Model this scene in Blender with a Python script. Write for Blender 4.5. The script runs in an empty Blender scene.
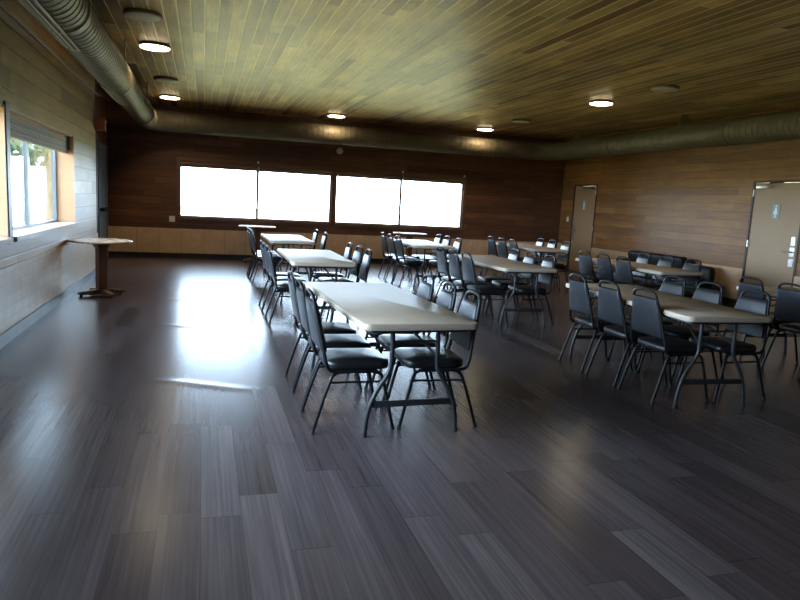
import bpy, bmesh, math, random
from mathutils import Vector, Matrix
PI = math.pi
random.seed(7)
S = bpy.context.scene
C = S.collection

# ------------------------------------------------------------------ camera
CAM_H = 1.44
F_PX = 662.39
yaw, pitch, roll = 0.29290, 0.14495, -0.05261
cy, sy, cp, sp = math.cos(yaw), math.sin(yaw), math.cos(pitch), math.sin(pitch)
fw = Vector((sy*cp, cy*cp, -sp)); rt = Vector((cy, -sy, 0)); dn = fw.cross(rt)
r2 = math.cos(roll)*rt + math.sin(roll)*dn
d2 = -math.sin(roll)*rt + math.cos(roll)*dn
cam_data = bpy.data.cameras.new('camera'); cam = bpy.data.objects.new('camera', cam_data); C.objects.link(cam)
m = Matrix((r2, -d2, -fw)).transposed().to_4x4(); m.translation = (0, 0, CAM_H)
cam.matrix_world = m
cam_data.sensor_width = 36; cam_data.lens = 36*F_PX/800; cam_data.clip_start = .05; cam_data.clip_end = 300
S.camera = cam
# ------------------------------------------------------------------ world, exposure
W = bpy.data.worlds.new('world'); S.world = W; W.use_nodes = True
bg = W.node_tree.nodes['Background']; bg.inputs[0].default_value = (.565, .745, 1, 1); bg.inputs[1].default_value = 25.5
S.view_settings.view_transform = 'Standard'; S.view_settings.look = 'None'
S.view_settings.exposure = 1.06; S.view_settings.gamma = 1; S.view_settings.use_curve_mapping = False
S.cycles.use_denoising = True
S.cycles.max_bounces = 10; S.cycles.diffuse_bounces = 6; S.cycles.glossy_bounces = 4
S.cycles.transparent_max_bounces = 12; S.cycles.sample_clamp_indirect = 5
S.cycles.caustics_reflective = False; S.cycles.caustics_refractive = False

# room dimensions
XL, XREC, XR, YF, YB, ZC = -1.717, -1.95, 8.84, 15.383, -3.2, 3.24
WAIN = .64
# daylight portals in the window openings
def portal(x0, y0, z0, sx, sz, rot):
    l = bpy.data.lights.new('window_daylight_portal', 'AREA'); l.shape = 'RECTANGLE'; l.size = sx; l.size_y = sz
    l.cycles.is_portal = True
    o = bpy.data.objects.new('window_daylight_portal', l); C.objects.link(o); o.location = (x0, y0, z0); o.rotation_euler = rot
WIN_F = [(-.50, 2.84), (2.94, 6.12)]; WZ0, WZ1 = .90, 2.12
WIN_L = [(6.97, 10.16), (1.6, 6.84)]; LZ0, LZ1 = .93, 2.12
for a, b in WIN_F: portal((a+b)/2, YF+.24, (WZ0+WZ1)/2, b-a, WZ1-WZ0, (-PI/2, 0, 0))
for a, b in WIN_L: portal(XL-.31, (a+b)/2, (LZ0+LZ1)/2, LZ1-LZ0, b-a, (0, -PI/2, 0))

# ------------------------------------------------------------------ materials
class NT:
    def __init__(s, name):
        s.m = bpy.data.materials.new(name); s.m.use_nodes = True
        s.t = s.m.node_tree; s.b = s.t.nodes['Principled BSDF']; s.out = s.t.nodes['Material Output']
    def n(s, typ, **kw):
        x = s.t.nodes.new(typ)
        for k, v in kw.items(): setattr(x, k, v)
        return x
    def lk(s, a, b): s.t.links.new(a, b)
    def val(s, sock, v):
        if hasattr(v, 'is_linked') or isinstance(v, bpy.types.NodeSocket): s.lk(v, sock)
        else: sock.default_value = v
    def math(s, op, a, b=0, c=0, clamp=False):
        x = s.n('ShaderNodeMath', operation=op); x.use_clamp = clamp
        s.val(x.inputs[0], a); s.val(x.inputs[1], b); s.val(x.inputs[2], c)
        return x.outputs[0]
    def ramp(s, f, stops, interp='LINEAR'):
        x = s.n('ShaderNodeValToRGB'); x.color_ramp.interpolation = interp
        e = x.color_ramp.elements
        while len(e) < len(stops): e.new(.5)
        for k, (p, c) in enumerate(stops): e[k].position = p; e[k].color = (*c, 1)
        s.lk(f, x.inputs[0]); return x.outputs[0]
    def mix(s, f, a, b, mode='MIX'):
        x = s.n('ShaderNodeMix', data_type='RGBA', blend_type=mode)
        s.val(x.inputs[0], f)
        for k, v in ((6, a), (7, b)):
            if isinstance(v, tuple): x.inputs[k].default_value = (*v, 1)
            else: s.lk(v, x.inputs[k])
        return x.outputs[2]
    def coord(s):
        x = s.n('ShaderNodeTexCoord'); y = s.n('ShaderNodeSeparateXYZ'); s.lk(x.outputs['Object'], y.inputs[0])
        return x.outputs['Object'], y.outputs
    def comb(s, a, b, c=0.0):
        x = s.n('ShaderNodeCombineXYZ')
        for k, v in enumerate((a, b, c)): s.val(x.inputs[k], v)
        return x.outputs[0]
    def noise(s, vec, scale, detail=4, rough=.55):
        x = s.n('ShaderNodeTexNoise'); s.lk(vec, x.inputs['Vector']); x.inputs['Scale'].default_value = scale
        x.inputs['Detail'].default_value = detail; x.inputs['Roughness'].default_value = rough
        return x.outputs['Fac']
    def white(s, vec):
        x = s.n('ShaderNodeTexWhiteNoise'); s.lk(vec, x.inputs['Vector']); return x.outputs['Value']
    def bump(s, h, strength=.3, dist=.01):
        x = s.n('ShaderNodeBump'); x.inputs['Strength'].default_value = strength; x.inputs['Distance'].default_value = dist
        s.lk(h, x.inputs['Height']); s.lk(x.outputs[0], s.b.inputs['Normal'])

def simple(name, col, rough=.5, metal=0, spec=.5, nscale=0, namp=.15, bump=0, bscale=200):
    t = NT(name); t.b.inputs['Roughness'].default_value = rough; t.b.inputs['Metallic'].default_value = metal
    t.b.inputs['Specular IOR Level'].default_value = spec
    t.b.inputs['Base Color'].default_value = (*col, 1)
    if nscale:
        o, _ = t.coord(); f = t.noise(o, nscale)
        t.lk(t.ramp(f, [(.3, tuple(c*(1-namp) for c in col)), (.7, tuple(min(1, c*(1+namp)) for c in col))]), t.b.inputs['Base Color'])
    if bump:
        o, _ = t.coord(); t.bump(t.noise(o, bscale, 2), bump, .002)
    return t.m

def planks(name, ax_u, ax_v, w, L, cols, rough=.5, gap=.012, gap_col=.35, grain=.45, spec=.5, bump=.35, rvar=.1, blotch=.0, gcol=(.02,.015,.01), coat=0, gs=(1.4, 26), gb=.12):
    """boards that run along axis ax_u and are w wide along ax_v"""
    t = NT(name); o, xyz = t.coord(); u = xyz[ax_u]; v = xyz[ax_v]
    vr = t.math('DIVIDE', v, w); row = t.math('FLOOR', vr); fr = t.math('FRACT', vr)
    off = t.math('MULTIPLY', t.white(t.comb(row, 3.7)), L*3)
    ur = t.math('DIVIDE', t.math('ADD', u, off), L); col = t.math('FLOOR', ur); fu = t.math('FRACT', ur)
    rnd = t.white(t.comb(row, col, 1.3))
    base = t.ramp(rnd, cols)
    gv = t.comb(t.math('MULTIPLY', u, gs[0]), t.math('MULTIPLY', v, gs[1]), t.math('MULTIPLY', rnd, 37))
    g = t.noise(gv, 1.6, 6, .65)
    g2 = t.noise(t.comb(t.math('MULTIPLY', u, .6), t.math('MULTIPLY', v, 3.5), t.math('MULTIPLY', rnd, 11)), 1.5, 3)
    gm = t.ramp(g, [(.25, (1-grain,)*3), (.75, (1+grain*.6,)*3)])
    c = t.mix(1.0, base, gm, 'MULTIPLY')
    gm2 = t.ramp(g2, [(.3, (1-grain*.7,)*3), (.7, (1.1,)*3)])
    c = t.mix(.8, c, gm2, 'MULTIPLY')
    if blotch:
        bl = t.noise(o, .9, 3); c = t.mix(1.0, c, t.ramp(bl, [(.3, (1-blotch,)*3), (.7, (1+blotch*.5,)*3)]), 'MULTIPLY')
    # joint mask
    e = t.math('MINIMUM', fr, t.math('SUBTRACT', 1, fr))
    em = t.math('LESS_THAN', e, gap/w*.5)
    e2 = t.math('MINIMUM', fu, t.math('SUBTRACT', 1, fu))
    em2 = t.math('LESS_THAN', e2, .0025/L)
    mk = t.math('MAXIMUM', em, em2)
    c = t.mix(t.math('MULTIPLY', mk, gap_col), c, gcol)
    t.lk(c, t.b.inputs['Base Color'])
    t.lk(t.math('ADD', t.math('MULTIPLY', g, rvar*2), rough-rvar, clamp=True), t.b.inputs['Roughness'])
    t.b.inputs['Specular IOR Level'].default_value = spec
    hs = t.math('MINIMUM', t.math('DIVIDE', e, gap/w), 1.0)
    h = t.math('ADD', t.math('MULTIPLY', hs, .8), t.math('MULTIPLY', g, gb))
    t.bump(h, bump, .004)
    if coat: t.b.inputs['Coat Weight'].default_value = coat; t.b.inputs['Coat Roughness'].default_value = .25
    return t.m

def tiles(name, ax_u, wu, wz, cols, grout, rough=.4):
    t = NT(name); o, xyz = t.coord()
    u = t.math('DIVIDE', xyz[ax_u], wu); z = t.math('DIVIDE', xyz[2], wz)
    fu, fz = t.math('FRACT', u), t.math('FRACT', z)
    rnd = t.white(t.comb(t.math('FLOOR', u), t.math('FLOOR', z), 2.2))
    c = t.ramp(rnd, cols)
    n = t.noise(o, 7, 5); c = t.mix(1, c, t.ramp(n, [(.3, (.86,)*3), (.7, (1.06,)*3)]), 'MULTIPLY')
    eu = t.math('MINIMUM', fu, t.math('SUBTRACT', 1, fu)); ez = t.math('MINIMUM', fz, t.math('SUBTRACT', 1, fz))
    mk = t.math('MAXIMUM', t.math('LESS_THAN', eu, .004/wu), t.math('LESS_THAN', ez, .004/wz))
    t.lk(t.mix(t.math('MULTIPLY', mk, .7), c, grout), t.b.inputs['Base Color'])
    t.b.inputs['Roughness'].default_value = rough
    t.bump(t.math('SUBTRACT', 1, mk), .3, .003)
    return t.m

def emit(name, col, strength):
    t = NT(name); t.b.inputs['Base Color'].default_value = (.8, .8, .8, 1)
    t.b.inputs['Emission Color'].default_value = (*col, 1); t.b.inputs['Emission Strength'].default_value = strength
    return t.m

def glass_mat(name='window_glass', tint=(.95, .98, .97)):
    t = NT(name); t.t.nodes.remove(t.b)
    tr = t.n('ShaderNodeBsdfTransparent'); tr.inputs[0].default_value = (*tint, 1)
    gl = t.n('ShaderNodeBsdfGlossy'); gl.inputs['Roughness'].default_value = .02
    fr = t.n('ShaderNodeFresnel'); fr.inputs[0].default_value = 1.45
    mx = t.n('ShaderNodeMixShader'); t.lk(t.math('MULTIPLY', fr.outputs[0], .8), mx.inputs[0]); t.lk(tr.outputs[0], mx.inputs[1]); t.lk(gl.outputs[0], mx.inputs[2])
    t.lk(mx.outputs[0], t.out.inputs[0]); return t.m

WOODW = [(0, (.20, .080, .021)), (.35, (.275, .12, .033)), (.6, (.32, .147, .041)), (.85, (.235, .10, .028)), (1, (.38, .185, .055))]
WOOD_SHADED = [(0, (.10, .040, .020)), (.4, (.145, .060, .028)), (.7, (.18, .076, .034)), (1, (.21, .09, .042))]  # same wood as the right wall, with the backlit shade put into the tone
WOOD_LIT = [(0, (.25, .14, .040)), (.35, (.41, .255, .082)), (.6, (.47, .30, .102)), (.85, (.30, .178, .054)), (1, (.55, .37, .135))]  # same wood again, with the light on the left wall put into the tone
M = {}
M['floor'] = planks('floor_vinyl_planks', 1, 0, .18, 1.22, [(0, (.056, .039, .039)), (.3, (.076, .056, .056)), (.6, (.098, .074, .074)), (.85, (.062, .045, .045)), (1, (.122, .095, .095))], rough=.25, gap=.003, gap_col=.5, grain=.42, bump=.02, rvar=.02, spec=.2, gs=(.6, 36), gb=.0)
M['ceil'] = planks('ceiling_boards', 1, 0, .135, 2.4, [(0, (.19, .088, .026)), (.3, (.50, .315, .11)), (.55, (.70, .48, .19)), (.8, (.29, .145, .045)), (1, (.86, .63, .29))], rough=.42, gap=.014, gap_col=.85, gcol=(.85,.68,.36), grain=.65, blotch=.45, bump=.5, spec=.35)  # pale gcol paints in the light caught on the groove edges
M['wall_x'] = planks('shaded_wall_boards', 0, 2, .145, 3.0, WOOD_SHADED, rough=.5, gap=.008, gap_col=.7, grain=.5, blotch=.2)
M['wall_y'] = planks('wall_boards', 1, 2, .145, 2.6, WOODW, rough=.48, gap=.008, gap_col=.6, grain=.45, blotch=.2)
M['wall_l'] = planks('lit_wall_boards', 1, 2, .19, 2.6, WOOD_LIT, rough=.5, gap=.012, gap_col=.6, grain=.35, blotch=.2)
M['tile_y'] = tiles('wainscot_tiles_pale', 1, .105, .105, [(0, (.50, .385, .245)), (1, (.57, .445, .29))], (.30, .26, .22))
M['tile_x'] = tiles('wainscot_panels_tan', 0, .46, .64, [(0, (.62, .43, .27)), (1, (.69, .49, .32))], (.2, .13, .08))
M['tile_r'] = tiles('wainscot_panels_right', 1, .46, .64, [(0, (.56, .38, .22)), (1, (.63, .44, .27))], (.22, .15, .09))
M['base_dark'] = simple('baseboard_black_rubber', (.014, .013, .014), .5, nscale=4)
M['base_blue'] = simple('baseboard_grey_rubber', (.13, .17, .20), .45, nscale=3)
M['trim'] = planks('window_trim_wood', 0, 2, .2, 4, [(0, (.13, .065, .035)), (1, (.17, .09, .048))], rough=.45, gap=.0, gap_col=0, grain=.35, bump=.1)
M['trim_warm'] = planks('window_reveal_wood', 2, 1, .3, 4, [(0, (.50, .27, .14)), (1, (.56, .31, .17))], rough=.4, gap=.0, gap_col=0, grain=.3, bump=.1)
M['sill'] = simple('sill_wood', (.42, .33, .25), .3, nscale=6)
M['alu'] = simple('window_frame_aluminium', (.14, .15, .16), .4, .0)
M['blind'] = planks('rolled_blind_slats', 0, 2, .018, 5, [(0, (.20, .14, .075)), (1, (.28, .21, .12))], rough=.6, gap=.004, gap_col=.8, grain=.3)
M['glass'] = glass_mat(); M['glass_dim'] = glass_mat('window_glass_dimmed', (.76, .77, .75))  # tint added to the far panes only, to dim their daylight
M['door'] = simple('door_laminate', (.34, .215, .115), .45, nscale=2.5, namp=.06)
M['dframe'] = simple('door_frame_dark', (.035, .018, .012), .45, nscale=5)
M['slate'] = simple('door_paint_slate', (.17, .21, .25), .45, nscale=3)
M['steel'] = simple('brushed_steel', (.62, .61, .58), .3, .9, nscale=40)
M['sign'] = simple('sign_plate', (.27, .32, .29), .4)
M['white'] = simple('white_plastic', (.78, .77, .74), .4, nscale=8, namp=.04)
M['red'] = simple('alarm_red', (.58, .24, .17), .4)
M['duct'] = simple('duct_galvanised_painted', (.105, .088, .055), .5, .0, spec=.35, nscale=3, namp=.12)
M['grille'] = simple('grille_metal', (.20, .18, .12), .45, .1)
M['gap_shade'] = simple('throat_shade', (.01, .01, .01), .8)
M['conduit'] = simple('conduit_grey', (.22, .22, .23), .4, .6)
M['lamp_on'] = emit('lamp_diffuser_lit', (1, .80, .50), 14)
M['lamp_off'] = simple('lamp_diffuser_unlit', (.52, .50, .40), .4, nscale=10)
M['lamp_rim'] = simple('lamp_rim_bronze', (.20, .15, .10), .5, .0)
M['vinyl'] = simple('black_vinyl', (.010, .010, .011), .34, spec=.4, bump=.12, bscale=260)
M['vback'] = simple('charcoal_vinyl', (.012, .013, .0155), .36, spec=.5, bump=.15, bscale=260)
M['tube'] = simple('black_tube_steel', (.008, .008, .0085), .38, .0, spec=.18)
M['ttop'] = simple('table_plastic', (.43, .34, .255), .5, spec=.3, nscale=12, namp=.04, bump=.05, bscale=150)
M['tleg'] = simple('table_leg_grey', (.022, .023, .025), .4, .0, spec=.35)
M['rubber'] = simple('rubber_foot', (.012, .012, .012), .7)
M['ptop'] = planks('pedestal_top_wood', 1, 0, .2, 2, [(0, (.42, .29, .19)), (1, (.48, .34, .23))], rough=.25, gap=.002, gap_col=.3, grain=.3, bump=.05)
M['pwood'] = planks('pedestal_post_wood', 2, 0, .3, 2, [(0, (.20, .085, .04)), (1, (.25, .11, .05))], rough=.35, gap=.0, gap_col=0, grain=.4, bump=.05)
M['leather'] = simple('black_leather', (.006, .006, .0065), .5, spec=.25, bump=.2, bscale=120)
M['teal'] = simple('teal_plastic', (.015, .13, .13), .4, nscale=6)
M['grass'] = simple('grass_ground', (.345, .28, .10), .9, nscale=.8, namp=.3)
M['leaf'] = simple('tree_leaf', (.07, .11, .05), .8, nscale=3, namp=.4)
M['bark'] = simple('tree_bark', (.2, .15, .11), .9, nscale=8, namp=.4)

# ------------------------------------------------------------------ mesh helpers
def box(bm, x0, x1, y0, y1, z0, z1, bev=0, mat=None):
    vs = [bm.verts.new((x, y, z)) for z in (z0, z1) for y in (y0, y1) for x in (x0, x1)]
    fs = [bm.faces.new([vs[i] for i in q]) for q in ((0, 2, 3, 1), (4, 5, 7, 6), (0, 1, 5, 4), (2, 6, 7, 3), (0, 4, 6, 2), (1, 3, 7, 5))]
    if bev:
        es = list({e for f in fs for e in f.edges})
        bmesh.ops.bevel(bm, geom=es, offset=bev, segments=2, profile=.6, affect='EDGES')
    if mat is not None: bmesh.ops.transform(bm, matrix=mat, verts=vs)
def smooth_path(pts, n=6):
    P = [Vector(p) for p in pts]; out = []
    for i in range(len(P)-1):
        p0 = P[max(i-1, 0)]; p1 = P[i]; p2 = P[i+1]; p3 = P[min(i+2, len(P)-1)]
        for k in range(n):
            t = k/n
            out.append(.5*((2*p1)+(-p0+p2)*t+(2*p0-5*p1+4*p2-p3)*t*t+(-p0+3*p1-3*p2+p3)*t**3))
    out.append(P[-1]); return out
def tube(bm, pts, r, seg=8, radii=None, cap=True):
    P = [Vector(p) for p in pts]; rings = []
    T0 = (P[1]-P[0]).normalized(); nrm = T0.orthogonal().normalized()
    for i, p in enumerate(P):
        T = ((P[i+1]-p) if i == 0 else (p-P[i-1]) if i == len(P)-1 else (P[i+1]-P[i-1])).normalized()
        nrm = (nrm-T*nrm.dot(T)).normalized(); bn = T.cross(nrm)
        rr = radii[i] if radii else r
        rings.append([bm.verts.new(p+rr*(math.cos(2*PI*k/seg)*nrm+math.sin(2*PI*k/seg)*bn)) for k in range(seg)])
    for a, b in zip(rings, rings[1:]):
        for k in range(seg): bm.faces.new((a[k], a[(k+1) % seg], b[(k+1) % seg], b[k]))
    if cap: bm.faces.new(rings[0][::-1]); bm.faces.new(rings[-1])
def rrect(hx, hy, r, n=5):
    out = []
    for cx, cy_, a0 in ((hx-r, hy-r, 0), (-hx+r, hy-r, PI/2), (-hx+r, -hy+r, PI), (hx-r, -hy+r, 1.5*PI)):
        for k in range(n+1):
            a = a0+PI/2*k/n; out.append((cx+r*math.cos(a), cy_+r*math.sin(a)))
    return out
def loft(bm, rings, cap=True):
    R = [[bm.verts.new(p) for p in r] for r in rings]; n = len(R[0])
    for a, b in zip(R, R[1:]):
        for k in range(n): bm.faces.new((a[k], a[(k+1) % n], b[(k+1) % n], b[k]))
    if cap: bm.faces.new(R[0][::-1]); bm.faces.new(R[-1])
def slab(bm, hx, hy, z0, z1, r, bev=.01, crown=0, n=5):
    """rounded-corner slab with softened edges, optionally crowned"""
    rings = []
    def ring(ins, z): return [(x, y, z) for x, y in rrect(hx-ins, hy-ins, max(r-ins, .004), n)]
    for ins, z in ((bev, z0), (bev*.3, z0+bev*.3), (0, z0+bev), (0, z1-bev), (bev*.3, z1-bev*.3), (bev, z1)): rings.append(ring(ins, z))
    if crown:
        for k in (.35, .65, .9):
            rings.append([(x*(1-k), y*(1-k), z1+crown*math.sin(k*PI/2)) for x, y in rrect(hx-bev, hy-bev, max(r-bev, .004), n)])
    loft(bm, rings)
def disc(bm, x, y, z0, z1, r, seg=28, bev=0):
    prof = [(r-bev, z0), (r, z0+bev), (r, z1-bev), (r-bev, z1)] if bev else [(r, z0), (r, z1)]
    loft(bm, [[(x+rr*math.cos(2*PI*k/seg), y+rr*math.sin(2*PI*k/seg), z) for k in range(seg)] for rr, z in prof])
def obj(name, bm, mat, parent=None, smooth=35, label=None):
    bmesh.ops.recalc_face_normals(bm, faces=bm.faces)
    me = bpy.data.meshes.new(name); bm.to_mesh(me); bm.free(); me.materials.append(M[mat] if isinstance(mat, str) else mat)
    o = bpy.data.objects.new(name, me); C.objects.link(o)
    if smooth:
        for p in me.polygons: p.use_smooth = True
        me.set_sharp_from_angle(angle=math.radians(smooth))
    if parent: o.parent = parent
    if label: o['label'] = label
    return o
def boxes(name, mat, bl, parent=None, bev=0, label=None):
    bm = bmesh.new()
    for b in bl: box(bm, *b, bev=bev)
    return obj(name, bm, mat, parent, label=label)
def tag(o, label, cat, group=None):
    o['label'] = label; o['category'] = cat
    if group: o['group'] = group
    return o
def thing(name, label, cat, loc=(0, 0, 0), rotz=0, group=None):
    o = bpy.data.objects.new(name, None); C.objects.link(o); o.location = loc; o.rotation_euler = (0, 0, rotz)
    o.empty_display_size = .1
    return tag(o, label, cat, group)
def struct(o, label=None):
    o['kind'] = 'structure'
    if label: o['label'] = label
    return o
def dup(root, loc, rotz, label, group=None):
    r = root.copy(); C.objects.link(r); r.location = loc; r.rotation_euler = (0, 0, rotz); r['label'] = label
    if group: r['group'] = group
    for ch in list(root.children):
        c = ch.copy(); C.objects.link(c); c.parent = r
        for g in list(ch.children):
            d = g.copy(); C.objects.link(d); d.parent = c
    return r

# ------------------------------------------------------------------ structure: floor, ceiling, walls
bm = bmesh.new()
# vinyl floor as a grid with the buckled ridges that cross the aisle
RIDGES = [((-.45, 5.27), (.36, 4.93), .0055, .07), ((-.48, 7.52), (.42, 7.17), .0055, .08), ((-.5, 9.3), (.45, 9.1), .0055, .08)]
def fh(x, y):
    z = 0
    for (x0, y0), (x1, y1), h, w in RIDGES:
        t = (x-x0)/(x1-x0)
        if -.1 < t < 1.1:
            yc = y0+(y1-y0)*t+.02*math.sin(t*5); d = (y-yc)/w
            if abs(d) < 4: z += h*math.exp(-d*d)*max(0, math.sin(PI*min(max((t+.1)/1.2, 0), 1)))**.7
    return z
xs = [XREC-.3]+[-.6+.05*k for k in range(24)]+[XR+.2]
ys = [YB-.2]
y = 4.6
for a, b in ((4.6, 5.6), (6.85, 7.85), (8.8, 9.6)):
    k = a
    while k < b: ys.append(k); k += .018
ys.append(YF+.25); ys = sorted(ys)
G = [[bm.verts.new((x, y, fh(x, y))) for x in xs] for y in ys]
for j in range(len(ys)-1):
    for i in range(len(xs)-1): bm.faces.new((G[j][i], G[j][i+1], G[j+1][i+1], G[j+1][i]))
fl = struct(obj('floor', bm, 'floor', smooth=80), 'grey-brown wood-look vinyl plank floor')
bm = bmesh.new(); box(bm, XREC-.3, XR+.2, YB-.2, YF+.25, ZC, ZC+.15)
struct(obj('ceiling', bm, 'ceil', smooth=0), 'varnished wooden board ceiling')

def wall_holes(bm, a0, a1, z0, z1, t0, t1, holes, axis):
    """wall along an axis between a0..a1 with rectangular holes (b0,b1,h0,h1)"""
    def bx(p, q, u, v):
        if q-p < 1e-4 or v-u < 1e-4: return
        if axis == 'x': box(bm, p, q, t0, t1, u, v)
        else: box(bm, t0, t1, p, q, u, v)
    cur = a0
    for b0, b1, h0, h1 in sorted(holes):
        bx(cur, b0, z0, z1); bx(b0, b1, z0, h0); bx(b0, b1, h1, z1); cur = b1
    bx(cur, a1, z0, z1)
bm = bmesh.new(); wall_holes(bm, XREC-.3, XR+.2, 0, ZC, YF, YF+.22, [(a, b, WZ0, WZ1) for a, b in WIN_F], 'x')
struct(obj('wall_far', bm, 'wall_x', smooth=0), 'shaded wooden board wall with two wide bright windows')
bm = bmesh.new(); wall_holes(bm, YB, 12.2, 0, ZC, XL-.3, XL, [(a, b, LZ0, LZ1) for a, b in WIN_L], 'y')
struct(obj('wall_left', bm, 'wall_l', smooth=0), 'window-lit wooden board wall on the left with window')
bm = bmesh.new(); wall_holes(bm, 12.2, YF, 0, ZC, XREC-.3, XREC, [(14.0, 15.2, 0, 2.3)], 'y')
struct(obj('wall_left_recess', bm, 'wall_x', smooth=0), 'shaded recessed wall beside the slate door')
D1 = (13.79, 14.80); D2 = (8.10, 9.15); DH = 2.12
bm = bmesh.new(); wall_holes(bm, YB, YF, 0, ZC, XR, XR+.2, [(D1[0], D1[1], 0, DH), (D2[0], D2[1], 0, DH)], 'y')
struct(obj('wall_right', bm, 'wall_y', smooth=0), 'warm brown wooden board wall with two tan doors')
bm = bmesh.new(); box(bm, XREC-.3, XR+.2, YB-.2, YB, 0, ZC)
struct(obj('wall_back', bm, 'wall_x', smooth=0))
# wainscots (thin tile facing on the walls)
struct(boxes('trim_1', 'tile_x', [(XREC, XR, YF-.015, YF, 0, WAIN)]), 'tan panelled wainscot under the far windows')
struct(boxes('trim_2', 'tile_y', [(XL, XL+.015, YB, 12.2, 0, WAIN+.04)]), 'pale square tile wainscot along the left wall')
struct(boxes('trim_3', 'tile_r', [(XR-.015, XR, YB, D2[0], 0, WAIN), (XR-.015, XR, D2[1], D1[0], 0, WAIN), (XR-.015, XR, D1[1], YF-.015, 0, WAIN)]), 'tan panelled wainscot along the right wall')
struct(boxes('baseboard_far', 'base_dark', [(XREC, XR-.03, YF-.03, YF-.015, 0, .10)]))
struct(boxes('baseboard_right', 'base_dark', [(XR-.03, XR-.015, YB, D2[0], 0, .10), (XR-.03, XR-.015, D2[1], D1[0], 0, .10), (XR-.03, XR-.015, D1[1], YF-.03, 0, .10)]))
struct(boxes('baseboard_left', 'base_blue', [(XL+.015, XL+.03, YB, 12.2, 0, .115)]), 'blue-grey baseboard along the left wall')
struct(boxes('trim_4', 'dframe', [(XL-.06, XL+.012, 12.2, 12.235, 0, ZC)]), 'dark end cap of the left wall')

# windows ------------------------------------------------------------
def window_far(n, a, b, mullx, label):
    r = bpy.data.objects.new('window_%d' % n, None); C.objects.link(r); r.location = (a, YF, WZ0); struct(r, label)
    L = Matrix.Translation((-a, -YF, -WZ0))
    def P(name, mat, bl, lab=None, parent=None):
        bm = bmesh.new()
        for q in bl: box(bm, *q)
        bmesh.ops.transform(bm, matrix=L, verts=bm.verts)
        return obj(name, bm, mat, parent or r, label=lab)
    d = .02
    P('casing', 'trim', [(a-.06, a+.0, YF-d, YF+.0, WZ0-.06, WZ1+.06), (b, b+.06, YF-d, YF, WZ0-.06, WZ1+.06),
                         (a, b, YF-d, YF, WZ1, WZ1+.06), (a, b, YF-d-.02, YF, WZ0-.06, WZ0)])
    f = P('window_frame', 'trim', [(a, a+.03, YF+.03, YF+.10, WZ0, WZ1), (b-.03, b, YF+.03, YF+.10, WZ0, WZ1),
                         (a+.03, b-.03, YF+.03, YF+.10, WZ0, WZ0+.03), (a+.03, b-.03, YF+.03, YF+.10, WZ1-.03, WZ1)])
    P('mullion', 'trim', [(mullx-.026, mullx+.026, YF+.04, YF+.09, WZ0+.03, WZ1-.03)])
    P('pane', 'glass_dim', [(a+.03, mullx-.026, YF+.06, YF+.066, WZ0+.03, WZ1-.03)])
    P('pane', 'glass_dim', [(mullx+.026, b-.03, YF+.06, YF+.066, WZ0+.03, WZ1-.03)])
    # rolled-up blinds
    for p, q in ((a+.01, mullx-.01), (mullx+.01, b-.01)):
        bm = bmesh.new(); tube(bm, [(p, YF-.035, WZ1-.07), (q, YF-.035, WZ1-.07)], .052, 12)
        box(bm, p, q, YF-.045, YF-.025, WZ1-.145, WZ1-.1)
        bmesh.ops.transform(bm, matrix=L, verts=bm.verts)
        bl = obj('rolled_blind', bm, 'trim', r)
    for x in (mullx,) if n == 1 else (mullx, b-.02):
        bm = bmesh.new(); tube(bm, [(x, YF-.05, WZ1+.03), (x, YF-.05, WZ1+.075)], .02, 8)
        bmesh.ops.transform(bm, matrix=L, verts=bm.verts); obj('blind_bracket', bm, 'white', r)
    bm = bmesh.new(); tube(bm, [(mullx+.015, YF-.09, WZ1-.02), (mullx+.026, YF-.09, WZ1-.5)], .004, 6)
    bmesh.ops.transform(bm, matrix=L, verts=bm.verts); obj('pull_cord', bm, 'white', r)
window_far(1, *WIN_F[0], 1.165, 'left wide window in the far wall')
window_far(2, *WIN_F[1], 4.53, 'right wide window in the far wall')

def window_left(n, a, b, mulls, label, blind):
    r = bpy.data.objects.new('window_%d' % n, None); C.objects.link(r); r.location = (XL, a, LZ0); struct(r, label)
    L = Matrix.Translation((-XL, -a, -LZ0))
    def P(name, mat, bl, bev=0):
        bm = bmesh.new()
        for q in bl: box(bm, *q)
        bmesh.ops.transform(bm, matrix=L, verts=bm.verts); return obj(name, bm, mat, r)
    g0, g1 = XL-.26, XL-.21
    P('reveal', 'trim_warm', [(XL-.21, XL+.012, b-.02, b, LZ0, LZ1), (XL-.21, XL+.012, a, a+.02, LZ0, LZ1), (XL-.21, XL, a+.02, b-.02, LZ1-.02, LZ1)])
    P('sill', 'sill', [(XL-.21, XL+.05, a+.0, b-.0, LZ0-.035, LZ0+.014)])
    P('window_frame', 'alu', [(g0, g1, a, a+.05, LZ0, LZ1), (g0, g1, b-.05, b, LZ0, LZ1), (g0, g1, a+.05, b-.05, LZ0, LZ0+.04), (g0, g1, a+.05, b-.05, LZ1-.05, LZ1)])
    edges = [a+.05]+mulls+[b-.05]
    for k, x in enumerate(mulls): P('mullion', 'alu', [(g0, g1, x-.035, x+.035, LZ0+.04, LZ1-.05)])
    for k in range(len(edges)-1):
        p = edges[k]+(.035 if k else 0); q = edges[k+1]-(.035 if k < len(edges)-2 else 0)
        P('pane', 'glass', [(XL-.238, XL-.232, p, q, LZ0+.04, LZ1-.05)])
    if blind:
        bm = bmesh.new()
        for k in range(9):
            z = LZ1-.035-.024*k
            box(bm, XL-.11, XL-.055, a+.03, b-.03, z-.018, z)
        bmesh.ops.transform(bm, matrix=L, verts=bm.verts); obj('raised_blind', bm, 'blind', r)
        P('blind_end', 'dframe', [(XL-.13, XL-.03, b-.075, b-.022, LZ1-.2, LZ1-.02)])
window_left(3, *WIN_L[0], [8.62], 'window in the left wall with raised slatted blind', True)
window_left(4, *WIN_L[1], [3.3, 5.05], None, False)

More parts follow.
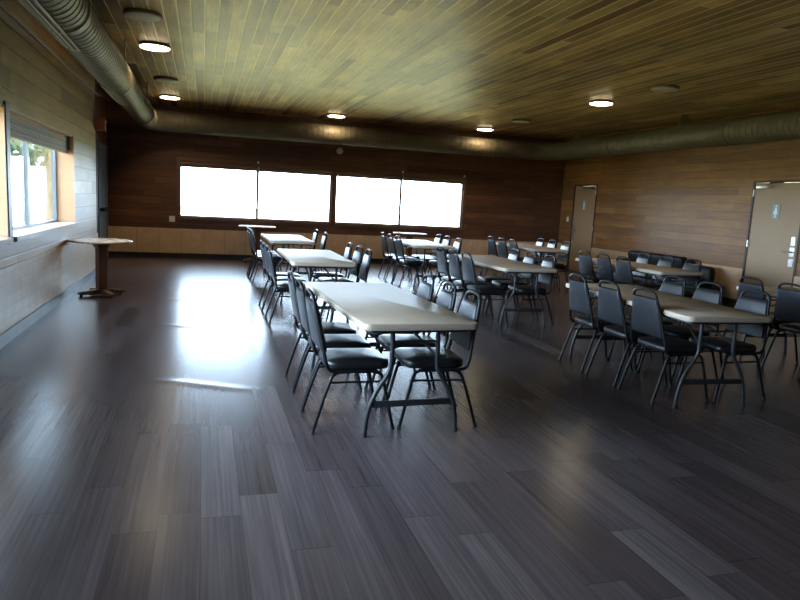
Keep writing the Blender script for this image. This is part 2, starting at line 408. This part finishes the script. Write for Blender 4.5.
struct(boxes('trim_5', 'dframe', [(XL, XL+.02, 6.85, 6.96, LZ0-.05, LZ1+.04)]), 'dark strip between two left windows')
# doors ----------------------------------------------------------------
def door_right(n, y0, y1, hinge_hi, label):
    """tan laminate door in the right wall; hinge_hi: hinges on the far (high y) side"""
    r = bpy.data.objects.new('door_%d' % n, None); C.objects.link(r); r.location = (XR, (y0+y1)/2, 0); struct(r, label)
    hw = (y1-y0)/2; s = 1 if hinge_hi else -1
    def P(name, mat, bl, parent=r, bev=0):
        bm = bmesh.new()
        for q in bl: box(bm, *q, bev=bev)
        return obj(name, bm, mat, parent)
    P('door_frame', 'dframe', [(-.012, .12, -hw, -hw+.035, 0, DH), (-.012, .12, hw-.035, hw, 0, DH), (-.012, .12, -hw+.035, hw-.035, DH-.035, DH)])
    P('door_leaf', 'door', [(.005, .05, -hw+.04, hw-.04, .012, DH-.04)])
    P('threshold', 'base_dark', [(-.005, .12, -hw+.035, hw-.035, 0, .01)])
    for z in (.25, 1.02, 1.86):
        bm = bmesh.new(); tube(bm, [(-.018, s*(hw-.038), z), (-.018, s*(hw-.038), z+.11)], .010, 8); box(bm, -.016, .005, s*(hw-.038)-.016, s*(hw-.038)+.016, z, z+.11)
        obj('hinge', bm, 'steel', r)
    cl = P('door_closer', 'steel', [(-.07, .004, min(s*(hw-.12), s*(hw-.36)), max(s*(hw-.12), s*(hw-.36)), DH-.13, DH-.085)], bev=.006)
    bm = bmesh.new(); tube(bm, [(-.05, s*(hw-.34), DH-.08), (-.16, s*(hw-.5), DH-.055), (-.02, s*(hw-.62), DH-.035)], .009, 6); obj('closer_arm', bm, 'tube', cl)
    # handle side
    h = -s*(hw-.12)
    pl = P('lock_plate', 'steel', [(-.004, .005, h-.04, h+.04, 1.10, 1.24)])
    pl2 = P('handle_plate', 'steel', [(-.004, .005, h-.045, h+.045, .93, 1.07)])
    bm = bmesh.new(); tube(bm, smooth_path([(-.0, h, 1.0), (-.05, h, 1.0), (-.06, h+s*.03, 1.0), (-.06, h+s*.12, 1.0)], 4), .011, 8); obj('lever_handle', bm, 'steel', pl2)
    P('push_plate', 'steel', [(-.003, .005, h-.045, h+.045, .77, .89)])
    # restroom sign
    sg = P('restroom_sign', 'sign', [(-.004, .005, -.075, .075, 1.51, 1.735)])
    bm = bmesh.new()
    bmesh.ops.create_uvsphere(bm, u_segments=12, v_segments=8, radius=.019, matrix=Matrix.Translation((-.006, 0, 1.705)) @ Matrix.Diagonal((.15, 1, 1, 1)))
    if n == 1:
        loft(bm, [[(-.0085, -.03, 1.68), (-.0085, .03, 1.68), (-.004, .03, 1.68), (-.004, -.03, 1.68)], [(-.0085, -.028, 1.60), (-.0085, .028, 1.60), (-.004, .028, 1.60), (-.004, -.028, 1.60)]])
        for y in (-.016, .016): box(bm, -.0085, -.004, y-.011, y+.011, 1.52, 1.60)
    else:
        loft(bm, [[(-.0085, -.014, 1.68), (-.0085, .014, 1.68), (-.004, .014, 1.68), (-.004, -.014, 1.68)], [(-.0085, -.045, 1.58), (-.0085, .045, 1.58), (-.004, .045, 1.58), (-.004, -.045, 1.58)]])
        for y in (-.013, .013): box(bm, -.0085, -.004, y-.007, y+.007, 1.52, 1.58)
    obj('pictogram', bm, 'white', sg)
    return r
door_right(1, *D1, False, 'tan door in the right wall near the far corner')
door_right(2, *D2, True, 'tan door in the right wall nearer the camera')
# slate door in the recess at the far end of the left wall
r = bpy.data.objects.new('door_3', None); C.objects.link(r); r.location = (XREC, 14.6, 0); struct(r, 'slate blue-grey door in the left recess by the far corner')
boxes('door_frame', 'slate', [(-.1, .03, -.6, -.54, 0, 2.3), (-.1, .03, .54, .6, 0, 2.3), (-.1, .03, -.54, .54, 2.24, 2.3)], r)
boxes('door_leaf', 'slate', [(-.05, -.0, -.535, .535, .01, 2.235)], r)
bm = bmesh.new(); box(bm, 0, .09, -.4, .4, .98, 1.04, bev=.008); obj('push_bar', bm, 'tube', r)

# ------------------------------------------------------------------ outside
bm = bmesh.new(); box(bm, -70, 80, -50, 90, -.5, -.35)
struct(obj('ground', bm, 'grass', smooth=0), 'sunlit grass outside the windows')
def tree(x, y, h, cr, label):
    t = thing('tree', label, 'tree', (x, y, -.35), 0, 'trees outside the left window')
    bm = bmesh.new(); pts = [(0, 0, 0), (.05, .02, h*.3), (-.04, .05, h*.6), (.02, 0, h*.9)]
    tube(bm, smooth_path(pts, 4), 0, 9, radii=[.17*(1-.75*k/12) for k in range(13)])
    obj('trunk', bm, 'bark', t)
    bm = bmesh.new()
    for k in range(1500):
        v = Vector((random.gauss(0, 1), random.gauss(0, 1), random.gauss(0, 1))).normalized()*cr*random.uniform(.45, 1)
        c = Vector((v.x, v.y, h*.72+v.z*.9)); a = Vector((random.gauss(0, 1), random.gauss(0, 1), random.gauss(0, 1))).normalized(); b = a.orthogonal().normalized()
        s_ = random.uniform(.10, .2)
        bm.faces.new([bm.verts.new(c+s_*(p*a+q*b*.6)) for p, q in ((-1, 0), (0, -1), (1, 0), (0, 1))])
    obj('foliage', bm, 'leaf', t, smooth=0)
tree(-5.6, 22.0, 5.2, 1.7, 'leafy green tree outside, seen through left pane of left window')
tree(-5.1, 25.5, 5.6, 1.9, 'leafy green tree farther off, seen through right pane of left window')

# ------------------------------------------------------------------ air duct
R = .205; ZD = 2.855
dt = thing('air_duct', 'long round spiral air duct hung below the ceiling around the room', 'duct', (0, 0, 0))
def duct_run(p0, p1, label=None, pitch=.115):
    p0, p1 = Vector(p0), Vector(p1); L = (p1-p0).length; d = (p1-p0)/L
    pts, rad = [], []; s = 0
    while s < L-pitch:
        for ds, rr in ((0, R), (pitch*.80, R), (pitch*.86, R+.006), (pitch*.95, R+.006)): pts.append(p0+d*(s+ds)); rad.append(rr)
        s += pitch
    pts.append(p1); rad.append(R)
    bm = bmesh.new(); tube(bm, pts, R, 28, radii=rad); return obj('duct_run', bm, 'duct', dt, smooth=25)
XD, XD2, YD = -1.095, 8.13, 14.85
duct_run((XD, YB+.05, ZD), (XD, YD-.5, ZD)); duct_run((XD+.5, YD, ZD), (XD2-.6, YD, ZD)); duct_run((XD2, YD-.6, ZD), (XD2, YB+.05, ZD))
def elbow(c, r, a0, a1):
    pts = [(c[0]+r*math.cos(a0+(a1-a0)*k/10), c[1]+r*math.sin(a0+(a1-a0)*k/10), ZD) for k in range(11)]
    bm = bmesh.new(); tube(bm, pts, R+.006, 28); obj('duct_elbow', bm, 'duct', dt)
elbow((XD+.5, YD-.5), .5, PI, PI/2); elbow((XD2-.6, YD-.6), .6, PI/2, 0)
# joint bands, hangers
def band(p, ax):
    d = Vector(ax)*.03; p = Vector(p); bm = bmesh.new(); tube(bm, [p-d, p+d], R+.013, 28); obj('joint_band', bm, 'duct', dt)
for y in (6.1, 9.6, 13.4): band((XD, y, ZD), (0, 1, 0))
for x in (3.2, 6.6): band((x, YD, ZD), (1, 0, 0))
for y in (12.2, 9.0, 5.5): band((XD2, y, ZD), (0, 1, 0))
for y in (3.0, 9.05, 12.35):
    bm = bmesh.new(); tube(bm, [(XD+.165, y, ZD+.10), (XD+.165, y, ZC)], .008, 6); obj('hanger_rod', bm, 'tube', dt)
for x in (2.95,):
    bm = bmesh.new(); tube(bm, [(x, YD-.04, ZD+R-.02), (x, YD-.04, ZC)], .008, 6); obj('hanger_rod', bm, 'tube', dt)
for y in (13.7, 10.15, 6.5):
    bm = bmesh.new()
    loft(bm, [[(XD2-.14, y-.015, ZD+.13), (XD2+.14, y-.015, ZD+.13), (XD2+.14, y+.015, ZD+.13), (XD2-.14, y+.015, ZD+.13)],
              [(XD2-.05, y-.015, ZC), (XD2+.05, y-.015, ZC), (XD2+.05, y+.015, ZC), (XD2-.05, y+.015, ZC)]])
    obj('hanger_bracket', bm, 'grille', dt, smooth=0)
# registers on the duct's lower left flank
def register(y0, y1, ang, w, nslat):
    """curved grille let into the duct skin, centred at angle ang from straight down"""
    da = w/R
    def arc(bm, a0, a1, r0, r1, ya, yb, n=5):
        rings = []
        for k in range(n+1):
            a = a0+(a1-a0)*k/n; sx, cz = -math.sin(a), -math.cos(a)
            rings.append([(XD+r*sx, y, ZD+r*cz) for r, y in ((r0, ya), (r1, ya), (r1, yb), (r0, yb))])
        loft(bm, rings)
    e = .018/R
    bm = bmesh.new(); ro = R+.016
    arc(bm, ang-da, ang-da+e, R-.01, ro, y0, y1, 2); arc(bm, ang+da-e, ang+da, R-.01, ro, y0, y1, 2)
    arc(bm, ang-da, ang+da, R-.01, ro, y0-.03, y0); arc(bm, ang-da, ang+da, R-.01, ro, y1, y1+.03)
    rg = obj('supply_grille', bm, 'grille', dt)
    bm = bmesh.new(); arc(bm, ang-da, ang+da, R-.01, R+.009, y0, y1); obj('throat_shade', bm, 'gap_shade', rg)  # black band over the duct skin stands in for shade between the slats
    bm = bmesh.new()
    for k in range(nslat):
        a = ang-da+e+(2*da-2*e)*(k+1)/(nslat+1); arc(bm, a-.008/R, a+.008/R, R-.005, R+.014, y0, y1, 2)
    obj('slats', bm, 'grille', rg)
register(4.4, 6.75, math.radians(20), .10, 3); register(9.2, 10.7, math.radians(14), .08, 5)
register(1.0, 3.4, math.radians(20), .10, 3)

# conduit and alarm on the left wall
bm = bmesh.new(); tube(bm, smooth_path([(XL+.02, YB+.05, 2.955), (XL+.02, 6, 2.955), (XL+.02, 12.0, 2.955), (XL+.02, 12.1, 2.93), (XL+.02, 12.14, 2.86), (XL+.02, 12.14, 2.58)], 4), .014, 8)
tag(obj('electrical_conduit', bm, 'conduit'), 'thin grey conduit pipe high along left wall running to red alarm', 'conduit')
a = thing('fire_alarm', 'small red alarm box high at the end of left wall by slate door', 'alarm', (XL+.002, 12.13, 2.36))
bm = bmesh.new(); box(bm, 0, .16, -.055, .055, 0, .21, bev=.01); obj('housing', bm, 'red', a)
bm = bmesh.new(); box(bm, .16, .175, -.03, .03, .13, .17, bev=.005); obj('strobe_lens', bm, 'white', a)

# ------------------------------------------------------------------ ceiling lights
RAD = math.radians
GL = 'round ceiling light fixtures'
def lamp(x, y, on, label):
    t = thing('ceiling_light', label, 'ceiling light', (x, y, ZC), 0, GL)
    bm = bmesh.new(); disc(bm, 0, 0, -.035, 0, .19, 32, .008); obj('rim', bm, 'lamp_rim', t)
    bm = bmesh.new(); disc(bm, 0, 0, -.045, -.03, .178, 32, .006); obj('diffuser', bm, 'lamp_on' if on else 'lamp_off', t)
    if on:
        l = bpy.data.lights.new('lamp_glow', 'SPOT'); l.energy = 34; l.color = (1, .72, .42); l.shadow_soft_size = .17; l.spot_size = RAD(140); l.spot_blend = .8
        o = bpy.data.objects.new('lamp_glow', l); C.objects.link(o); o.parent = t; o.location = (0, 0, -.06)
lamp(-.60, 9.20, True, 'lit round ceiling light nearest the camera beside the left duct')
lamp(-.63, 13.84, True, 'lit round ceiling light by the far left corner of the duct')
lamp(2.71, 14.40, True, 'lit round ceiling light above gap between the two far windows')
lamp(6.16, 14.40, True, 'lit round ceiling light towards the far right corner')
lamp(6.17, 9.75, True, 'lit round ceiling light alone on right side of ceiling')
lamp(-.62, 7.67, False, 'unlit round ceiling fixture at top left, nearest the camera')
lamp(-.60, 11.78, False, 'unlit round ceiling fixture between the two lit left lights')
lamp(6.18, 12.63, False, 'unlit round ceiling fixture between the two lit right lights')
lamp(6.18, 8.2, False, 'unlit round ceiling fixture nearest on the right side')

# ------------------------------------------------------------------ small wall things
t = thing('wall_outlet', 'pale switch plate on shaded far wall left of the left window', 'switch plate', (-.653, YF, .78))
boxes('plate', 'white', [(-.06, .06, -.008, 0, 0, .125)], t)
boxes('rocker', 'white', [(-.035, -.01, -.014, -.008, .04, .085), (.01, .035, -.014, -.008, .04, .085)], t)
t = thing('smoke_detector', 'round white detector on far wall between the windows under the duct', 'detector', (3.0, YF, 2.555))
bm = bmesh.new(); disc(bm, 0, 0, 0, .045, .075, 24, .012); bmesh.ops.rotate(bm, matrix=Matrix.Rotation(PI/2, 3, 'X'), verts=bm.verts, cent=(0, 0, 0)); obj('base', bm, 'white', t)
bm = bmesh.new(); disc(bm, 0, 0, .045, .06, .035, 20, .005); bmesh.ops.rotate(bm, matrix=Matrix.Rotation(PI/2, 3, 'X'), verts=bm.verts, cent=(0, 0, 0)); obj('cap', bm, 'white', t)
t = thing('light_switch', 'small pale light switch on right wall beside the far tan door', 'light switch', (XR, 15.0, 1.2))
boxes('plate', 'white', [(-.008, 0, -.045, .045, 0, .12)], t); boxes('toggle', 'white', [(-.02, -.008, -.008, .008, .045, .075)], t)

# ------------------------------------------------------------------ chair
def make_chair():
    t = thing('stacking_chair', '', 'chair', (0, 0, 0), 0, 'black stacking chairs at the folding tables')
    bm = bmesh.new(); slab(bm, .205, .205, .392, .45, .085, .020, .014, 7)
    bmesh.ops.translate(bm, verts=bm.verts, vec=(.015, 0, 0)); obj('seat', bm, 'vinyl', t, smooth=60)
    # trapezoid padded back
    bm = bmesh.new()
    def bx(z): return -.205-(z-.47)*.205
    rings = []
    zs = [.505, .512, .53, .62, .70, .78, .805, .813]
    for z in zs:
        k = (z-.505)/.31; w = .190-.050*k; ins = .018 if z in (zs[0], zs[-1]) else .005 if z in (zs[1], zs[-2]) else 0
        th = .017-ins*.7; x = bx(z); hw = w-ins
        ring = []
        for cx, cy_, a0 in ((th-.006, hw-.012, 0), (-th+.006, hw-.012, PI/2), (-th+.006, -hw+.012, PI), (th-.006, -hw+.012, 1.5*PI)):
            for q in range(4):
                a = a0+PI/2*q/3; ring.append((x+cx+.006*math.cos(a)+(.006 if cx > 0 else 0), cy_+.012*math.sin(a), z))
        rings.append(ring)
    loft(bm, rings); obj('backrest', bm, 'vback', t, smooth=50)
    # back frame tube
    def by(z): return .203-.060*(z-.5)/.3 if z > .5 else .203
    half = [(.05, .212, .388), (-.12, .212, .390), (-.18, .212, .402), (-.203, .210, .45)]+[(bx(z), by(z), z) for z in (.55, .65, .75, .81)]+[(bx(.842), .128, .842), (bx(.862), .088, .862), (bx(.868), .03, .868)]
    pts = half+[(x, -y_, z) for x, y_, z in half[::-1]]
    bm = bmesh.new(); tube(bm, smooth_path(pts, 4), .0115, 8); obj('back_frame', bm, 'tube', t, smooth=60)
    # legs: splayed tubes bent under the seat
    for s in (1, -1):
        for pts in ([(.245, .212*s, .002), (.20, .207*s, .20), (.170, .198*s, .325), (.152, .193*s, .364), (.11, .186*s, .381), (.02, .185*s, .381)],
                    [(-.275, .214*s, .002), (-.215, .206*s, .20), (-.172, .199*s, .325), (-.150, .194*s, .364), (-.105, .187*s, .381), (.02, .185*s, .381)]):
            bm = bmesh.new(); tube(bm, smooth_path(pts, 4), .0115, 8); lg = obj('leg', bm, 'tube', t, smooth=60)
            bm = bmesh.new(); tube(bm, [(pts[0][0], pts[0][1], 0), (pts[0][0]-(.004 if pts[0][0] > 0 else -.005), pts[0][1]-.001*s, .025)], .014, 8); obj('foot_cap', bm, 'rubber', lg, smooth=60)
        bm = bmesh.new(); tube(bm, [(.172, .197*s, .318), (-.174, .198*s, .318)], .0075, 6); obj('stretcher', bm, 'tube', t, smooth=60)
    bm = bmesh.new()
    for x in (-.08, .09): tube(bm, [(x, -.186, .383), (x, .186, .383)], .009, 6)
    obj('seat_frame', bm, 'tube', t, smooth=60)
    return t
CH = make_chair(); used = [0]
def chair(x, y, rz, label):
    if not used[0]:
        used[0] = 1; CH.location = (x, y, 0); CH.rotation_euler = (0, 0, rz); CH['label'] = label; return CH
    return dup(CH, (x, y, 0), rz, label)

# ------------------------------------------------------------------ folding table
TL, TW, TZ = 1.95, .745, .735
def make_table():
    t = thing('folding_table', '', 'table', (0, 0, 0), 0, 'folding tables in three rows')
    bm = bmesh.new(); slab(bm, TW/2, TL/2, .692, TZ, .055, .009, 0, 6)
    obj('tabletop', bm, 'ttop', t, smooth=40)
    bm = bmesh.new(); loft(bm, [[(x, y, z) for x, y in rrect(TW/2-.05, TL/2-.05, .03, 3)] for z in (.672, .694)]); obj('apron_rails', bm, 'tleg', t)
    for e in (1, -1):
        y0 = e*(TL/2-.14)
        legs = []
        for s in (1, -1):
            pts = [(.150*s, y0, .69), (.150*s, y0, .56), (.153*s, y0, .45), (.175*s, y0, .385), (.235*s, y0, .29), (.275*s, y0, .20), (.296*s, y0, .10), (.305*s, y0, .004)]
            bm = bmesh.new(); tube(bm, smooth_path(pts, 4), .0145, 9); lg = obj('leg', bm, 'tleg', t, smooth=60)
            bm = bmesh.new(); tube(bm, [(.305*s, y0, 0), (.3035*s, y0, .03)], .018, 9); obj('foot_cap', bm, 'rubber', lg, smooth=60)
        bm = bmesh.new(); box(bm, -.27, .27, y0-.007, y0+.007, .185, .225, bev=.003); obj('crossbar', bm, 'tleg', t)
        bm = bmesh.new(); tube(bm, [(-.152, y0, .60), (.152, y0, .60)], .008, 6); obj('spreader', bm, 'tleg', t)
        for s in (1, -1):
            bm = bmesh.new(); tube(bm, [(.150*s, y0, .50), (.03*s, y0-e*.42, .675)], .009, 6); obj('brace', bm, 'tleg', t)
    return t
TB = make_table(); tused = [0]
def table(x, y, rot, label):
    if not tused[0]:
        tused[0] = 1; TB.location = (x, y, 0); TB.rotation_euler = (0, 0, rot); TB['label'] = label; return
    dup(TB, (x, y, 0), rot, label)
RAD = math.radians
rows = [  # key, row name, place, cx, cy, rot, left chairs (x, ys), right chairs (x, ys)
 ('left', 'front', 1.24, 4.66, RAD(2.0), (.93, [4.13, 4.60, 5.08]), (1.475, [(4.12, .0), (4.58, .005), (5.07, .005)])),
 ('left', 'middle', 1.335, 8.29, RAD(-1), (1.00, [7.73, 8.20, 8.68]), (1.63, [7.73, 8.22, 8.82])),
 ('left', 'back', 1.41, 11.80, RAD(0), (1.05, [11.25, 11.73, 12.21]), (1.75, [11.4, 12.35])),
 ('middle', 'front', 3.815, 4.90, RAD(-3), (3.62, [4.41, 4.90, 5.39]), (4.15, [4.40, 4.92, 5.40])),
 ('middle', 'middle', 3.82, 8.20, RAD(1), (3.42, [7.65, 8.13, 8.60]), (4.05, [7.70, 8.22, 8.72])),
 ('middle', 'back', 3.88, 11.72, RAD(-3), (3.56, [11.2, 11.69, 12.22]), (4.14, [11.18, 11.75, 12.24])),
 ('right', 'front', 5.98, 4.92, RAD(0), (5.68, [4.98, 5.47]), (None, [])),
 ('right', 'middle', 6.02, 8.25, RAD(3), (5.80, [7.83, 8.31, 8.79]), (6.325, [7.72, 8.29, 8.83])),
 ('right', 'back', 6.15, 11.88, RAD(0), (5.86, [11.36, 11.86, 12.36]), (6.44, [11.36, 11.88, 12.40]))]
ordn = {3: ['nearest', 'middle', 'farthest'], 2: ['nearer', 'farther']}
for row, pl, cx, cy_, rot, (lx, ly), (rx, ry) in rows:
    table(cx, cy_, rot, {'front': 'beige folding table nearest the camera in the %s row', 'middle': 'beige folding table halfway back in the %s row', 'back': 'beige folding table at the far end of the %s row'}[pl] % row)
    for k, y_ in enumerate(ly):
        chair(lx, y_, RAD(random.uniform(-2, 2)), "black chair, %s on left side of the %s row's %s table" % (ordn[len(ly)][k], row, pl))
    for k, y_ in enumerate(ry):
        dx = 0
        if isinstance(y_, tuple): y_, dx = y_
        chair(rx+dx, y_, PI+RAD(random.uniform(-3, 3)), "black chair, %s on right side of the %s row's %s table" % (ordn[len(ry)][k], row, pl))

# ------------------------------------------------------------------ pedestal tables
def pedestal(x, y, rz, label, zt=.745):
    t = thing('pedestal_table', label, 'table', (x, y, 0), rz, 'round wooden pedestal tables by the walls')
    bm = bmesh.new(); disc(bm, 0, 0, zt-.028, zt, .40, 40, .006); obj('tabletop', bm, 'ptop', t)
    bm = bmesh.new(); loft(bm, [[(a*w, b*w, z) for a, b in ((1, 1), (-1, 1), (-1, -1), (1, -1))] for w, z in ((.055, .05), (.055, zt-.11), (.085, zt-.06), (.13, zt-.028))])
    obj('post', bm, 'pwood', t, smooth=0)
    for k in range(4):
        bm = bmesh.new()
        loft(bm, [[(q, s*.032, z0 if b else z1) for s, b in ((1, 1), (-1, 1), (-1, 0), (1, 0))] for q, z0, z1 in ((.0, .02, .085), (.12, .02, .08), (.28, .02, .058), (.305, .024, .05))])
        bmesh.ops.rotate(bm, matrix=Matrix.Rotation(k*PI/2, 3, 'Z'), verts=bm.verts, cent=(0, 0, 0))
        ft = obj('foot', bm, 'pwood', t, smooth=0)
        bm = bmesh.new(); disc(bm, .27*math.cos(k*PI/2), .27*math.sin(k*PI/2), 0, .022, .022, 12); obj('glide', bm, 'rubber', ft)
pedestal(-1.31, 9.65, RAD(32), 'round wooden pedestal table against the left wall under the window')
pedestal(1.14, 14.88, RAD(20), 'round wooden pedestal table under the left far window', .785)
pedestal(4.64, 14.88, RAD(15), 'round wooden pedestal table under the right far window', .765)

# ------------------------------------------------------------------ black seating by the right wall
t = thing('sofa', 'long low black sofa against right wall behind the right row middle table', 'sofa', (8.25, 10.97, 0)); t.scale = (1, .85, 1)
bm = bmesh.new(); box(bm, -.40, .40, -1.05, 1.05, .10, .30, bev=.03); obj('base', bm, 'leather', t)
for k in range(3):
    bm = bmesh.new(); slab(bm, .30, .32, .30, .43, .06, .03, .02); bmesh.ops.translate(bm, verts=bm.verts, vec=(-.09, (k-1)*.645, 0)); obj('seat_cushion', bm, 'leather', t, smooth=60)
    bm = bmesh.new(); slab(bm, .32, .17, -.07, .07, .06, .03, .02); bmesh.ops.rotate(bm, matrix=Matrix.Rotation(PI/2, 3, 'Z') @ Matrix.Rotation(RAD(78), 3, 'X'), verts=bm.verts, cent=(0, 0, 0)); bmesh.ops.translate(bm, verts=bm.verts, vec=(.24, (k-1)*.645, .56)); obj('back_cushion', bm, 'leather', t, smooth=60)
bm = bmesh.new(); box(bm, .28, .42, -1.05, 1.05, .28, .68, bev=.05); obj('back', bm, 'leather', t, smooth=60)
for s in (1, -1):
    bm = bmesh.new(); box(bm, -.40, .30, s*1.08-.11, s*1.08+.11, .10, .54, bev=.05); obj('armrest', bm, 'leather', t, smooth=60)
    for x in (-.33, .33):
        bm = bmesh.new(); tube(bm, [(x, s*1.0, 0), (x, s*1.0, .11)], .025, 8, radii=[.018, .028]); obj('leg', bm, 'rubber', t)
t = thing('armchair', 'low black rounded-back armchair by right wall at the near end of sofa', 'armchair', (8.17, 9.62, 0))
bm = bmesh.new(); box(bm, -.33, .33, -.30, .30, .09, .28, bev=.03); obj('base', bm, 'leather', t)
bm = bmesh.new(); slab(bm, .27, .25, .28, .40, .07, .03, .02); bmesh.ops.translate(bm, verts=bm.verts, vec=(-.05, 0, 0)); obj('seat_cushion', bm, 'leather', t, smooth=60)
bm = bmesh.new()
loft(bm, [[(x+.24+(z-.28)*.16, y, z) for x, y in rrect(.065-i*.6, w, .05-i*.6, 4)] for z, w, i in ((.26, .25, 0), (.42, .255, 0), (.54, .24, 0), (.60, .20, .01), (.625, .14, .035))])
obj('back', bm, 'leather', t, smooth=60)
for s in (1, -1):
    for x in (-.27, .27):
        bm = bmesh.new(); tube(bm, [(x, s*.24, 0), (x, s*.24, .10)], .02, 8, radii=[.015, .024]); obj('leg', bm, 'rubber', t)
t = thing('storage_bin', 'small teal plastic bin on floor in front of the black armchair', 'bin', (7.55, 9.12, 0))
bm = bmesh.new(); loft(bm, [[(x, y, z) for x, y in rrect(hx, hy, .03, 3)] for hx, hy, z in ((.15, .19, 0), (.15, .19, .005), (.18, .22, .30), (.18, .22, .31))]); obj('body', bm, 'teal', t)
bm = bmesh.new(); slab(bm, .19, .23, .305, .335, .035, .008); obj('lid', bm, 'teal', t)
